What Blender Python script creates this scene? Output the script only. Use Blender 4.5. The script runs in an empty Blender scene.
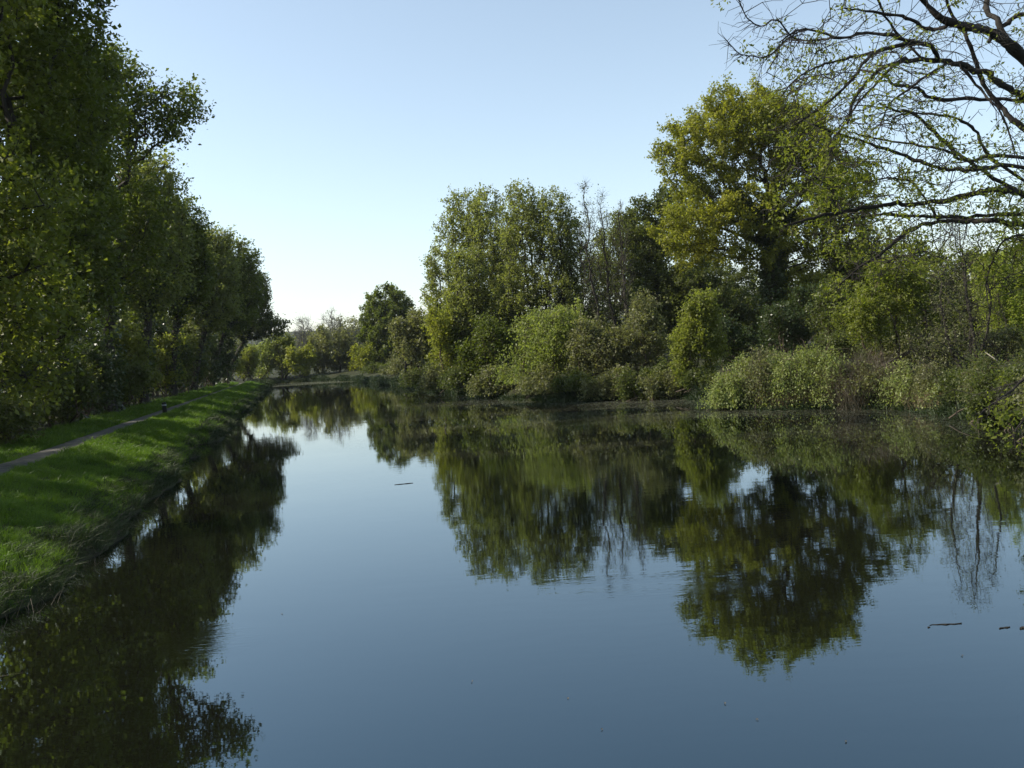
import bpy, math, random
import numpy as np
from mathutils import Vector, Matrix

# ------------------------------------------------------------------ camera, sky, sun, exposure
SC = bpy.context.scene
COL = SC.collection
F, CX, CY, HOR, CAMZ = 950.0, 512.0, 384.0, 350.0, 3.2
ROLL = math.radians(3.8)                       # the photograph was taken with the camera tilted a little
PITCH = math.atan((CY - HOR) / F * math.cos(ROLL))
cam_d = bpy.data.cameras.new('camera')
cam = bpy.data.objects.new('camera', cam_d)
COL.objects.link(cam)
cam_d.sensor_width = 36.0
cam_d.lens = 36.0 * F / 1024.0
cam_d.clip_start = 0.1
cam_d.clip_end = 6000
cam.location = (0, 0, CAMZ)
CAMR = Matrix.Rotation(math.pi / 2 - PITCH, 3, 'X') @ Matrix.Rotation(-ROLL, 3, 'Z')
cam.rotation_euler = CAMR.to_euler()
SC.camera = cam

SUN_AZ, SUN_EL = math.radians(-88), math.radians(39)      # azimuth from +Y, negative = left of the view
world = bpy.data.worlds.new('World')
SC.world = world
world.use_nodes = True
wn = world.node_tree.nodes
sky = wn.new('ShaderNodeTexSky')
sky.sky_type = 'NISHITA'
sky.sun_disc = False
sky.sun_elevation = SUN_EL
sky.sun_rotation = SUN_AZ
sky.air_density = 1.0
sky.dust_density = 0.8
sky.ozone_density = 1.5
sky.altitude = 50
wn['Background'].inputs['Strength'].default_value = 0.15
hsv = wn.new('ShaderNodeHueSaturation')
hsv.inputs['Saturation'].default_value = 0.74
hsv.inputs['Hue'].default_value = 0.489
world.node_tree.links.new(sky.outputs[0], hsv.inputs['Color'])
world.node_tree.links.new(hsv.outputs[0], wn['Background'].inputs['Color'])

sun_d = bpy.data.lights.new('sun', 'SUN')
sun_d.energy = 5.0
sun_d.angle = math.radians(0.55)
sun_d.color = (1.0, 0.93, 0.80)
sun = bpy.data.objects.new('sun', sun_d)
COL.objects.link(sun)
SUNV = Vector((math.sin(SUN_AZ) * math.cos(SUN_EL), math.cos(SUN_AZ) * math.cos(SUN_EL), math.sin(SUN_EL)))
sun.rotation_euler = SUNV.to_track_quat('Z', 'Y').to_euler()
sun.location = (-60, 40, 80)

SC.view_settings.view_transform = 'Standard'
SC.view_settings.look = 'None'
SC.view_settings.exposure = 0.52
SC.view_settings.gamma = 1.0
SC.view_settings.use_curve_mapping = False
SC.cycles.max_bounces = 6
SC.cycles.diffuse_bounces = 3
SC.cycles.glossy_bounces = 3
SC.cycles.transmission_bounces = 3
SC.cycles.transparent_max_bounces = 6
SC.cycles.use_denoising = True

# ------------------------------------------------------------------ coordinates
CR = np.array(CAMR)
def P(px, py, Y):
    """world point seen at photo pixel (px, py) at distance Y along the view."""
    d = CR @ np.array(((px - CX) / F, (CY - py) / F, -1.0))
    return np.array((0, 0, CAMZ)) + d * (Y / d[1])
def G(px, py, z=0.0):
    """point of the level z (the water) seen at photo pixel (px, py)."""
    d = CR @ np.array(((px - CX) / F, (CY - py) / F, -1.0))
    return np.array((0, 0, CAMZ)) + d * ((z - CAMZ) / d[2])
def XY(px, Y, z=.8):
    """ground point at distance Y whose foot is seen in photo column px."""
    a, b = P(px, 300, Y), P(px, 500, Y)
    return (a + (b - a) * (a[2] - z) / (a[2] - b[2]))[:2]

U = np.array((-0.2205, 0.9754)); N = np.array((-0.9754, -0.2205))    # along the canal, towards its left bank
WE = 3.85                                                            # the left waterline
def SW(s, w): return s * U + w * N

WATER = np.array([tuple(SW(-60, WE)), tuple(SW(143, WE)), (-39, 148), (-43, 158), (-42, 167), (-34.8, 165), (-24.4, 148.5),
                  (-12.6, 106.7), (-6.2, 81.9), (-.9, 61.9), (2.7, 55.2), (6, 53.2), (9, 51.5), (9.5, 46.9), (9.1, 41.8), (11, 39.1), (12.6, 38),
                  (14.4, 35.5), (14.9, 31.7), (14.3, 26.6), (13.8, 24), (9.5, 15), (8, 10), (7.6, 0), (9.5, -25), (20, -60)])

def seg_dist(pts, poly):
    d = np.full(len(pts), 1e9); inside = np.zeros(len(pts), bool)
    for i in range(len(poly)):
        a, b = poly[i], poly[(i + 1) % len(poly)]
        ab = b - a
        t = np.clip(((pts - a) @ ab) / (ab @ ab), 0, 1)
        d = np.minimum(d, np.hypot(*(pts - (a + t[:, None] * ab)).T))
        cond = (a[1] > pts[:, 1]) != (b[1] > pts[:, 1])
        with np.errstate(divide='ignore', invalid='ignore'):
            xi = (b[0] - a[0]) * (pts[:, 1] - a[1]) / (b[1] - a[1]) + a[0]
        inside ^= cond & (pts[:, 0] < xi)
    return np.where(inside, -d, d)

def wob(x, y, k, seed):
    r = np.random.default_rng(seed); v = 0
    for i in range(5):
        a = r.uniform(0, 6.28); f = k * r.uniform(.6, 1.7)
        v = v + np.sin((x * math.cos(a) + y * math.sin(a)) * f + r.uniform(0, 6.28))
    return v / 5

PATH_W0, PATH_W1 = 7.15, 8.45
def ground(x, y):
    x = np.asarray(x, float); y = np.asarray(y, float)
    pts = np.stack([x.ravel(), y.ravel()], 1)
    s = pts @ U; w = pts @ N
    d = seg_dist(pts, WATER)
    d = d + .22 * wob(pts[:, 0], pts[:, 1], 1.1, 3) + .12 * wob(pts[:, 0], pts[:, 1], 3.1, 4)
    hr = np.interp(d, [-4, -1, 0, .4, 2, 6, 20, 120, 400, 900, 1500], [-1.2, -.5, -.02, .4, 1.0, 1.35, 1.6, 2.5, 4, 18, 30])
    ww = w - WE + (.55 * wob(pts[:, 0], pts[:, 1], .9, 3) + .35 * wob(pts[:, 0], pts[:, 1], 2.6, 8)) * np.clip((PATH_W0 - .35 - w) / 2, 0, 1)
    hl = np.interp(ww, [-3, -.6, 0, .3, 1.5, 2.7, 3.1, 4.8, 5.8, 9, 60, 300], [-1.2, -.4, -.02, .18, .54, .84, .90, .90, .98, 1.15, 1.5, 3])
    m = np.clip((150 - s) / 6, 0, 1) * np.clip((w - 0) / 1.5, 0, 1)
    h = hr * (1 - m) + hl * m
    flat = np.clip(np.minimum(w - PATH_W0 + .35, PATH_W1 + .35 - w) / .3, 0, 1) * m
    h = h + (1 - flat) * ((.05 + .10 * m * (w < PATH_W0)) * wob(pts[:, 0], pts[:, 1], 2.3, 5) + .04 * wob(pts[:, 0], pts[:, 1], 6, 6)) * (h > -.3)
    # the bramble mound on the right bank
    mx = np.clip(1 - ((pts[:, 0] - 11.6) / 4.2) ** 2, 0, 1) * np.clip(1 - ((pts[:, 1] - 44) / 3.8) ** 2, 0, 1)
    h = h + .8 * np.sqrt(mx) * (d > 0) * np.clip(d / 1.5, 0, 1)
    # the far ridge
    far = np.clip((pts[:, 1] - 450) / 400, 0, 1)
    h = h + far * far * (3 - 2 * far) * (21 + 5 * wob(pts[:, 0], pts[:, 1], .008, 9))
    return h.reshape(x.shape)
def gz(x, y): return float(ground(np.array([x]), np.array([y]))[0])

# ------------------------------------------------------------------ mesh + object helpers
def build(name, verts, quads=None, tris=None, mat=None, parent=None, loc=None, smooth=False):
    me = bpy.data.meshes.new(name)
    verts = np.asarray(verts, np.float32).reshape(-1, 3)
    q = np.zeros((0, 4), np.int32) if quads is None or len(quads) == 0 else np.asarray(quads, np.int32)
    t = np.zeros((0, 3), np.int32) if tris is None or len(tris) == 0 else np.asarray(tris, np.int32)
    me.vertices.add(len(verts)); me.vertices.foreach_set('co', verts.ravel())
    nl = q.size + t.size
    me.loops.add(nl); me.loops.foreach_set('vertex_index', np.concatenate([q.ravel(), t.ravel()]))
    me.polygons.add(len(q) + len(t))
    st = np.concatenate([np.arange(len(q)) * 4, q.size + np.arange(len(t)) * 3]).astype(np.int32)
    me.polygons.foreach_set('loop_start', st)
    if smooth: me.polygons.foreach_set('use_smooth', np.ones(len(st), bool))
    me.update(calc_edges=True)
    me.validate()
    if mat: me.materials.append(mat)
    o = bpy.data.objects.new(name, me)
    COL.objects.link(o)
    if parent: o.parent = parent
    if loc is not None: o.location = loc
    return o

def tag(o, label=None, cat=None, group=None, kind=None):
    if label: o['label'] = label
    if cat: o['category'] = cat
    if group: o['group'] = group
    if kind: o['kind'] = kind
    return o

def empty(name, loc):
    o = bpy.data.objects.new(name, None)
    o.empty_display_size = .3
    o.location = loc
    COL.objects.link(o)
    return o

def rand_unit(rng, n):
    v = rng.normal(size=(n, 3))
    return v / (np.linalg.norm(v, axis=1, keepdims=True) + 1e-9)

def norm(v): return v / (np.linalg.norm(v, axis=-1, keepdims=True) + 1e-9)

# ------------------------------------------------------------------ materials
def new_mat(name):
    m = bpy.data.materials.new(name); m.use_nodes = True
    nt = m.node_tree; nt.nodes.clear()
    out = nt.nodes.new('ShaderNodeOutputMaterial')
    return m, nt, out

def leaf_mat(name, dark, light, trans=.45, transcol=None, patch=.5, rough=.5, k=1.15):
    """dark/light: two base colours mixed by leaf and by patch of the crown."""
    dark = [v * k * c for v, c in zip(dark, (1.10, 1, 1))]; light = [v * k * c for v, c in zip(light, (1.10, 1, 1))]
    m, nt, out = new_mat(name)
    n, L = nt.nodes, nt.links
    geo = n.new('ShaderNodeNewGeometry'); tc = n.new('ShaderNodeTexCoord')
    nz = n.new('ShaderNodeTexNoise'); nz.inputs['Scale'].default_value = patch; nz.inputs['Detail'].default_value = 2
    L.new(tc.outputs['Object'], nz.inputs['Vector'])
    mr = n.new('ShaderNodeMapRange'); mr.inputs[1].default_value = .35; mr.inputs[2].default_value = .65
    L.new(nz.outputs['Fac'], mr.inputs[0])
    mx = n.new('ShaderNodeMath'); mx.operation = 'MULTIPLY_ADD'; mx.inputs[1].default_value = .55
    ri = n.new('ShaderNodeMath'); ri.operation = 'MULTIPLY'; ri.inputs[1].default_value = .5
    L.new(geo.outputs['Random Per Island'], ri.inputs[0])
    L.new(mr.outputs[0], mx.inputs[0]); L.new(ri.outputs[0], mx.inputs[2])
    c = n.new('ShaderNodeMix'); c.data_type = 'RGBA'
    c.inputs[6].default_value = (*dark, 1); c.inputs[7].default_value = (*light, 1)
    L.new(mx.outputs[0], c.inputs[0])
    pb = n.new('ShaderNodeBsdfPrincipled'); pb.inputs['Roughness'].default_value = rough
    pb.inputs['Specular IOR Level'].default_value = .3
    L.new(c.outputs[2], pb.inputs['Base Color'])
    tr = n.new('ShaderNodeBsdfTranslucent')
    g = n.new('ShaderNodeMix'); g.data_type = 'RGBA'; g.blend_type = 'MULTIPLY'; g.inputs[0].default_value = 1
    L.new(c.outputs[2], g.inputs[6]); g.inputs[7].default_value = (*(transcol or (1.7, 1.8, .75)), 1)
    L.new(g.outputs[2], tr.inputs['Color'])
    ms = n.new('ShaderNodeMixShader'); ms.inputs[0].default_value = trans
    L.new(pb.outputs[0], ms.inputs[1]); L.new(tr.outputs[0], ms.inputs[2])
    L.new(ms.outputs[0], out.inputs['Surface'])
    return m

def bark_mat(name, c1, c2, scale=6):
    m, nt, out = new_mat(name)
    n, L = nt.nodes, nt.links
    tc = n.new('ShaderNodeTexCoord'); mp = n.new('ShaderNodeMapping'); mp.inputs['Scale'].default_value = (1, 1, .25)
    nz = n.new('ShaderNodeTexNoise'); nz.inputs['Scale'].default_value = scale; nz.inputs['Detail'].default_value = 6
    nz.inputs['Roughness'].default_value = .7
    L.new(tc.outputs['Object'], mp.inputs[0]); L.new(mp.outputs[0], nz.inputs['Vector'])
    cr = n.new('ShaderNodeValToRGB')
    cr.color_ramp.elements[0].position = .35; cr.color_ramp.elements[0].color = (*c1, 1)
    cr.color_ramp.elements[1].position = .68; cr.color_ramp.elements[1].color = (*c2, 1)
    L.new(nz.outputs['Fac'], cr.inputs[0])
    pb = n.new('ShaderNodeBsdfPrincipled'); pb.inputs['Roughness'].default_value = .85
    pb.inputs['Specular IOR Level'].default_value = .2
    L.new(cr.outputs[0], pb.inputs['Base Color'])
    bp = n.new('ShaderNodeBump'); bp.inputs['Strength'].default_value = .5; bp.inputs['Distance'].default_value = .03
    L.new(nz.outputs['Fac'], bp.inputs['Height']); L.new(bp.outputs[0], pb.inputs['Normal'])
    L.new(pb.outputs[0], out.inputs['Surface'])
    return m

def ground_mat(name, cols, scale, detail=8, bump=.4, mid=.5):
    m, nt, out = new_mat(name)
    n, L = nt.nodes, nt.links
    tc = n.new('ShaderNodeTexCoord')
    nz = n.new('ShaderNodeTexNoise'); nz.inputs['Scale'].default_value = scale; nz.inputs['Detail'].default_value = detail
    nz.inputs['Roughness'].default_value = .65
    L.new(tc.outputs['Object'], nz.inputs['Vector'])
    cr = n.new('ShaderNodeValToRGB')
    e = cr.color_ramp.elements
    e[0].position = .3; e[0].color = (*cols[0], 1); e[1].position = .7; e[1].color = (*cols[2], 1)
    k = e.new(mid); k.color = (*cols[1], 1)
    L.new(nz.outputs['Fac'], cr.inputs[0])
    pb = n.new('ShaderNodeBsdfPrincipled'); pb.inputs['Roughness'].default_value = .9
    pb.inputs['Specular IOR Level'].default_value = .15
    L.new(cr.outputs[0], pb.inputs['Base Color'])
    bp = n.new('ShaderNodeBump'); bp.inputs['Strength'].default_value = bump; bp.inputs['Distance'].default_value = .05
    L.new(nz.outputs['Fac'], bp.inputs['Height']); L.new(bp.outputs[0], pb.inputs['Normal'])
    L.new(pb.outputs[0], out.inputs['Surface'])
    return m

M = {}
M['oak'] = leaf_mat('leaf_oak', (.045, .062, .012), (.085, .115, .018), .42, patch=.45, k=1.2)
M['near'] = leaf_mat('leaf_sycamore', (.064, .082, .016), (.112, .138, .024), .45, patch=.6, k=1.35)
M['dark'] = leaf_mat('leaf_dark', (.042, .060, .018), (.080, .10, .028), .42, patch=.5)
M['alder'] = leaf_mat('leaf_alder', (.066, .082, .030), (.110, .130, .042), .48, patch=.3, k=1.55)
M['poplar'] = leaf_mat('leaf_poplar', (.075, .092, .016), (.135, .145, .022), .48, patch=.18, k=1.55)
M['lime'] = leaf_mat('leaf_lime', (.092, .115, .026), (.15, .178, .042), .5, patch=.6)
M['sun_tint'] = leaf_mat('leaf_sun_tint', (.115, .15, .03), (.18, .22, .045), .5, patch=.6, k=1.55)  # sunlight on the right-edge bush put into a lighter leaf colour
M['willow'] = leaf_mat('leaf_willow', (.075, .10, .03), (.13, .16, .045), .45, patch=.5, k=1.55)
M['yellow'] = leaf_mat('leaf_yellow', (.085, .108, .018), (.14, .155, .027), .45, patch=.4, k=1.55)
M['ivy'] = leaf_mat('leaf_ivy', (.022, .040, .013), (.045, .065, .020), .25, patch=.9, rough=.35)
M['bramble'] = leaf_mat('leaf_bramble', (.088, .118, .036), (.155, .185, .066), .35, patch=.6, k=1.55)
M['dull'] = leaf_mat('leaf_dull', (.064, .075, .034), (.10, .110, .050), .38, patch=.5, k=1.55)
M['dead'] = leaf_mat('leaf_dead', (.062, .058, .040), (.105, .098, .066), .3, (1.3, 1.1, .8), patch=.8)
M['bark'] = bark_mat('bark_dark', (.022, .019, .015), (.060, .052, .042))
M['bark_grey'] = bark_mat('bark_grey', (.07, .065, .055), (.17, .16, .14))
M['bark_brown'] = bark_mat('bark_brown', (.05, .037, .026), (.11, .085, .06))
M['bark_pale'] = bark_mat('bark_pale', (.14, .125, .10), (.30, .27, .22))

# ------------------------------------------------------------------ growing trees
def colonize(rng, nodes, par, att, step, kill, iters=140, up=.05, jit=.25):
    """space colonisation: grow branch nodes towards the attractors."""
    nodes = [np.asarray(p, float) for p in nodes]; par = list(par)
    arr = np.array(nodes)
    D = np.full(len(att), 1e9); near = np.zeros(len(att), int)
    for i0 in range(0, len(arr), 64):
        dd = np.linalg.norm(att[:, None] - arr[None, i0:i0 + 64], axis=2)
        j = dd.argmin(1); dm = dd[np.arange(len(att)), j]
        b = dm < D; D[b] = dm[b]; near[b] = j[b] + i0
    alive = D > kill
    kids = {}
    for _ in range(iters):
        if not alive.any() or len(nodes) > 9000: break
        ids = np.where(alive)[0]
        src = near[ids]
        A = np.array(nodes)
        dv = norm(att[ids] - A[src])
        us, inv = np.unique(src, return_inverse=True)
        acc = np.zeros((len(us), 3)); np.add.at(acc, inv, dv)
        acc = norm(acc) + rng.normal(size=acc.shape) * jit; acc[:, 2] += up
        acc = norm(acc)
        new = A[us] + acc * step
        start = len(nodes); ok = []
        for k, u in enumerate(us):
            c = kids.get(u, [])
            if len(c) > 3 or any(np.linalg.norm(new[k] - nodes[x]) < .35 * step for x in c):
                # stuck: let the node drop its nearest attractor
                a = ids[inv == k]; alive[a[np.argmin(D[a])]] = False
                continue
            nodes.append(new[k]); par.append(int(u)); kids.setdefault(u, []).append(len(nodes) - 1)
        if len(nodes) > start:
            nn = np.array(nodes[start:])
            ids = np.where(alive)[0]
            if len(ids):
                dd = np.linalg.norm(att[ids][:, None] - nn[None], axis=2)
                j = dd.argmin(1); dm = dd[np.arange(len(ids)), j]
                b = dm < D[ids]
                D[ids[b]] = dm[b]; near[ids[b]] = j[b] + start
            alive &= D > kill
    return np.array(nodes), np.array(par)

def radii(par, tip, base, expo=2.3, fixed=None):
    n = len(par); acc = np.zeros(n); has = np.zeros(n, bool)
    for i in range(n - 1, -1, -1):
        if not has[i]: acc[i] = 1.0
        if par[i] >= 0: acc[par[i]] += acc[i]; has[par[i]] = True
    r = acc ** (1 / expo)
    e = math.log(max(base / tip, 1.01)) / math.log(max(r.max(), 1.01))
    return tip * r ** e, ~has

def tubes(nodes, par, rad, sides=5, flare=None):
    """a frustum per edge; the main child of a node continues its parent's ring."""
    ch = np.where(par >= 0)[0]; p = par[ch]
    a, b = nodes[p], nodes[ch]
    d = norm(b - a)
    ref = np.where(np.abs(d[:, 2:3]) > .9, np.array([[1., 0, 0]]), np.array([[0, 0, 1.]]))
    x = norm(np.cross(d, ref)); y = np.cross(d, x)
    ang = np.arange(sides) * 2 * math.pi / sides
    cs, sn = np.cos(ang), np.sin(ang)
    ring = cs[None, :, None] * x[:, None] + sn[None, :, None] * y[:, None]
    ra = np.minimum(rad[p], rad[ch] * 1.35)
    A = a[:, None] - d[:, None] * (ra * .3)[:, None, None] + ring * ra[:, None, None]
    B = b[:, None] + d[:, None] * (rad[ch] * .3)[:, None, None] + ring * rad[ch][:, None, None]
    V = np.concatenate([A, B], 1).reshape(-1, 3)
    m = len(ch); base = (np.arange(m) * 2 * sides)[:, None]
    i = np.arange(sides)[None]; j = (np.arange(sides) + 1)[None] % sides
    Q = np.stack([base + i, base + j, base + sides + j, base + sides + i], 2).reshape(-1, 4)
    return V, Q

def leaves(rng, pos, size, droop=0.0, flat=.35, aspect=.62, axis=None):
    n = len(pos)
    ax = rand_unit(rng, n) if axis is None else norm(axis + .6 * rand_unit(rng, n))
    ax[:, 2] = ax[:, 2] * (1 - .3 * flat) - droop; ax = norm(ax)
    nr = rand_unit(rng, n); nr[:, 2] += flat * np.sign(nr[:, 2]) * 1.5
    bx = norm(np.cross(nr, ax)); up = np.cross(ax, bx)
    s = size * rng.uniform(.6, 1.35, n)[:, None]
    v0 = pos - ax * s * .5
    v1 = pos + bx * s * aspect * .5 + up * s * .10 + ax * s * .05
    v2 = pos + ax * s * .5 - up * s * .10
    v3 = pos - bx * s * aspect * .5 + up * s * .10 + ax * s * .05
    V = np.stack([v0, v1, v2, v3], 1).reshape(-1, 3)
    return V, np.arange(4 * n).reshape(-1, 4)

def sample_blobs(rng, blobs, n, shell=.45, hole=.35, wl=.33):
    """points in a union of ellipsoids (centre, radii, weight), more of them near the surface, thinned in clumps."""
    w = np.array([b[2] * (b[1][0] * b[1][1] * b[1][2]) ** .75 for b in blobs]); w /= w.sum()
    out = []
    for b, k in zip(blobs, rng.multinomial(int(n * 1.9), w)):
        u = rand_unit(rng, k) * (rng.uniform(0, 1, (k, 1)) ** shell)
        p = b[0] + u * b[1]
        L = wl * float(np.mean(b[1])) + .3
        v = 0
        for i in range(4):
            q = rng.normal(size=3); q /= np.linalg.norm(q)
            v = v + np.sin(p @ q * (6.28 / L) * rng.uniform(.5, .9) + rng.uniform(0, 6.28))
        out.append(p[v / 4 > -hole * rng.uniform(.4, 1.6, k)])
    out = np.concatenate(out); rng.shuffle(out)
    return out[:n]

LEAFN, LEAFS = 2.1, 1.03
HAZE = .0001
COUNT = {'leaves': 0, 'nodes': 0}
def grow(name, label, cat, base, blobs, leaf, bark, seed, height0=.3, trunk_r=.3, n_att=600, step=None, n_leaf=9000, leaf_size=.22,
         clump=.35, stems=1, spread=0.3, group=None, twigs=2, twig_len=.7, twig_w=.03, droop=0.0, tip=.02, sides=5, lean=(0, 0),
         part_names=('trunk', 'crown'), shell=.5, hole=.55, up=.05, jit=.25, ivy=None, thin=1.0, flat=.35, kind=None, trunk_top=.45, k=1.0):
    leaf_size *= k; clump *= k; twig_len *= k; twig_w *= k; tip *= k; trunk_r *= k; spread *= k
    if ivy: ivy = (ivy[0] * k, ivy[1] * k, ivy[2], ivy[3] * k)
    n_leaf = int(n_leaf * LEAFN); leaf_size = leaf_size * LEAFS
    rng = np.random.default_rng(seed)
    base = np.array(base, float)
    blobs = [(np.array(b[0], float), np.array(b[1], float), b[2] if len(b) > 2 else 1.0) for b in blobs]
    if part_names[0] == 'stems':
        extra = []
        for c, r, wt in blobs:
            for _ in range(6):
                u = rand_unit(rng, 1)[0]; u[2] = abs(u[2]) * .9 + .1
                extra.append((c + u * r * rng.uniform(.75, 1.0), r * rng.uniform(.22, .48) * np.array([.75, .75, 1.3]), wt * 1.6))
        blobs = [(c, r * .82, wt) for c, r, wt in blobs] + extra; hole = min(hole, .38)
    att = sample_blobs(rng, blobs, n_att, shell, hole)
    att = att[att[:, 2] > base[2] + .25]
    ctr = att.mean(0); lo = np.percentile(att[:, 2], 8); hi = att[:, 2].max()
    size = np.linalg.norm(np.percentile(att, 95, axis=0) - np.percentile(att, 5, axis=0))
    step = step or max(.16, size / 26)
    nodes, par = [], []
    for k in range(stems):
        off = np.array([rng.normal() * spread, rng.normal() * spread, -.15]) if stems > 1 else np.array([0, 0, -.2])
        p = base + off
        tgt = att[rng.integers(len(att))].copy() if stems > 1 else ctr.copy()
        tgt[:2] += np.array(lean)
        top = base[2] + (lo - base[2]) * height0 + (hi - lo) * (trunk_top if stems == 1 else .15)
        par.append(-1); nodes.append(p.copy())
        ns = max(2, int((top - base[2]) / step))
        wob_ = np.cumsum(rng.normal(size=(ns, 2)) * step * .10, axis=0)
        for i in range(ns):
            t = (i + 1) / ns
            q = p + (tgt - p) * np.array([t ** 1.4 * .75, t ** 1.4 * .75, 0]); q[2] = p[2] + (top - p[2]) * t
            q[:2] += wob_[i]
            par.append(len(nodes) - 1); nodes.append(q)
    nodes, par = colonize(rng, nodes, par, att, step, step * 1.15, up=up, jit=jit)
    rad, istip = radii(par, tip, trunk_r)
    # butt flare
    hgt = nodes[:, 2] - base[2]
    rad = rad * (1 + .45 * np.exp(-np.clip(hgt, 0, None) / (trunk_r * 3)) * (rad > trunk_r * .5))
    root = empty(name, base)
    V, Q = tubes(nodes, par, rad, sides)
    T = np.zeros((0, 3), int)
    fine = np.where((rad < tip * 3.2) & (hgt > .2))[0]
    if len(fine) == 0: fine = np.arange(len(nodes))
    pdir = norm(nodes - nodes[np.maximum(par, 0)] + 1e-6)
    nt = max(1, len(fine) * twigs)
    src = fine[np.arange(nt) % len(fine)]
    td = norm(pdir[src] * .7 + rand_unit(rng, nt) * .9 + np.array([0, 0, .15 - droop]))
    tl = twig_len * rng.uniform(.45, 1.3, nt)[:, None]
    t0 = nodes[src]; t1 = t0 + td * tl
    if twigs > 0 and twig_w > 0:
        sx = norm(np.cross(td, rand_unit(rng, nt))) * twig_w * .5
        mid = (t0 + t1) / 2 + rand_unit(rng, nt) * tl * .08
        tv = np.stack([t0 - sx, t0 + sx, mid + sx * .8, mid - sx * .8, t1], 1).reshape(-1, 3)
        bi = len(V) + np.arange(nt) * 5
        Q = np.concatenate([Q, np.stack([bi, bi + 1, bi + 2, bi + 3], 1)])
        T = np.stack([bi + 3, bi + 2, bi + 4], 1)
        V = np.concatenate([V, tv])
    build(part_names[0], V - base, Q, T, M[bark], root, smooth=True)
    # leaves strung along the twigs
    li = rng.integers(0, nt, n_leaf)
    tt = rng.uniform(.1, 1.1, n_leaf)[:, None]
    pos = t0[li] + (t1[li] - t0[li]) * tt + rng.normal(size=(n_leaf, 3)) * clump * .5
    pos[:, 2] -= droop * tl[li][:, 0] * tt[:, 0] ** 2 * .8
    pos = pos[pos[:, 2] > base[2] + .04]
    LV, LQ = leaves(rng, pos, leaf_size, droop, flat)
    if len(pos): build(part_names[1], LV - base, LQ, None, M[leaf], root)
    if ivy:
        zmax, rr, ni, ls = ivy
        big = np.where((rad > trunk_r * .22) & (hgt < zmax))[0]
        kk = rng.choice(big, ni)
        d = rand_unit(rng, ni); d[:, 2] *= .3
        ip = nodes[kk] + d * (rad[kk][:, None] * 1.1 + rr * rng.uniform(.2, 1, (ni, 1))) + rng.normal(size=(ni, 3)) * step * .3
        IV, IQ = leaves(rng, ip, ls, .3, .1, .8)
        build('ivy', IV - base, IQ, None, M['ivy'], root)
    tag(root, label, cat, group, kind)
    COUNT['leaves'] += len(pos); COUNT['nodes'] += len(nodes)
    return root

def blob(px, py, rx, ry, Y, rd=None, w=1.0):
    """ellipsoid that covers the given pixel box at distance Y; rd = half depth in metres."""
    m = Y / F
    return (P(px, py, Y), (rx * m, rd if rd else rx * m, ry * m), w)

def base_at(px, Y):
    x = float(XY(px, Y)[0])
    return (x, Y, gz(x, Y))
def K(px):
    return float(np.interp(px, [360, 388, 420, 440, 500, 560, 620, 700, 720, 780, 900, 960, 1024], [1.38, 1.21, 1.02, .95, .88, .83, .77, .68, .67, .65, .625, .575, .54]))

# ------------------------------------------------------------------ setting: ground, water, path, ridge
def axis(parts):
    out = []
    for a, b, st in parts: out += list(np.arange(a, b, st))
    return np.array(out + [parts[-1][1]])
sa = axis([(-60, 4, 4), (4, 60, .4), (60, 165, .8), (165, 210, 3), (200, 500, 20), (500, 1000, 40), (1000, 4200, 200)])
wa = axis([(-4200, -400, 250), (-400, -100, 20), (-100, -60, 2), (-60, 0, .8), (0, 3, .5), (3, 10, .2), (10, 20, 1), (20, 60, 4), (60, 400, 25), (400, 4200, 250)])
S_, W_ = np.meshgrid(sa, wa, indexing='ij')
GX = S_ * U[0] + W_ * N[0]; GY = S_ * U[1] + W_ * N[1]
GZ = ground(GX, GY)
ni, nj = S_.shape
idx = np.arange(ni * nj).reshape(ni, nj)
Qg = np.stack([idx[:-1, :-1], idx[:-1, 1:], idx[1:, 1:], idx[1:, :-1]], 2).reshape(-1, 4)
M['earth'] = ground_mat('earth_and_grass', [(.022, .017, .011), (.028, .030, .012), (.038, .052, .014)], .9, 8)
g = build('ground', np.stack([GX, GY, GZ], 2).reshape(-1, 3), Qg, None, M['earth'], smooth=True)
tag(g, 'low grassy ground along both banks of the canal', 'ground', kind='structure')

# towpath: a pale gritty strip laid on the flat of the bank
M['path'] = ground_mat('grit_path', [(.045, .042, .036), (.085, .08, .07), (.15, .14, .12)], 3.0, 10, .3)
ps = np.arange(-20, 146, .5); pj = np.linspace(0, 1, 7)
e0 = PATH_W0 + .10 * wob(ps, ps * 0, .8, 21) + .05 * wob(ps, ps * 0, 3, 22)
e1 = PATH_W1 + .10 * wob(ps, ps * 0, .8, 23) + .05 * wob(ps, ps * 0, 3, 24)
e1 = e0 + (e1 - e0) * np.interp(ps, [40, 90], [1, .8])
PW = e0[:, None] + (e1 - e0)[:, None] * pj[None]
PX = ps[:, None] * U[0] + PW * N[0]; PY = ps[:, None] * U[1] + PW * N[1]
PZ = ground(PX, PY) + .006 + .02 * np.sin(pj * math.pi)[None]
pi_ = np.arange(PX.size).reshape(PX.shape)
tag(build('path', np.stack([PX, PY, PZ], 2).reshape(-1, 3),
          np.stack([pi_[:-1, :-1], pi_[1:, :-1], pi_[1:, 1:], pi_[:-1, 1:]], 2).reshape(-1, 4), None, M['path'], smooth=True),
    'narrow grey towpath running along the top of the grass bank', 'path', kind='structure')

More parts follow.
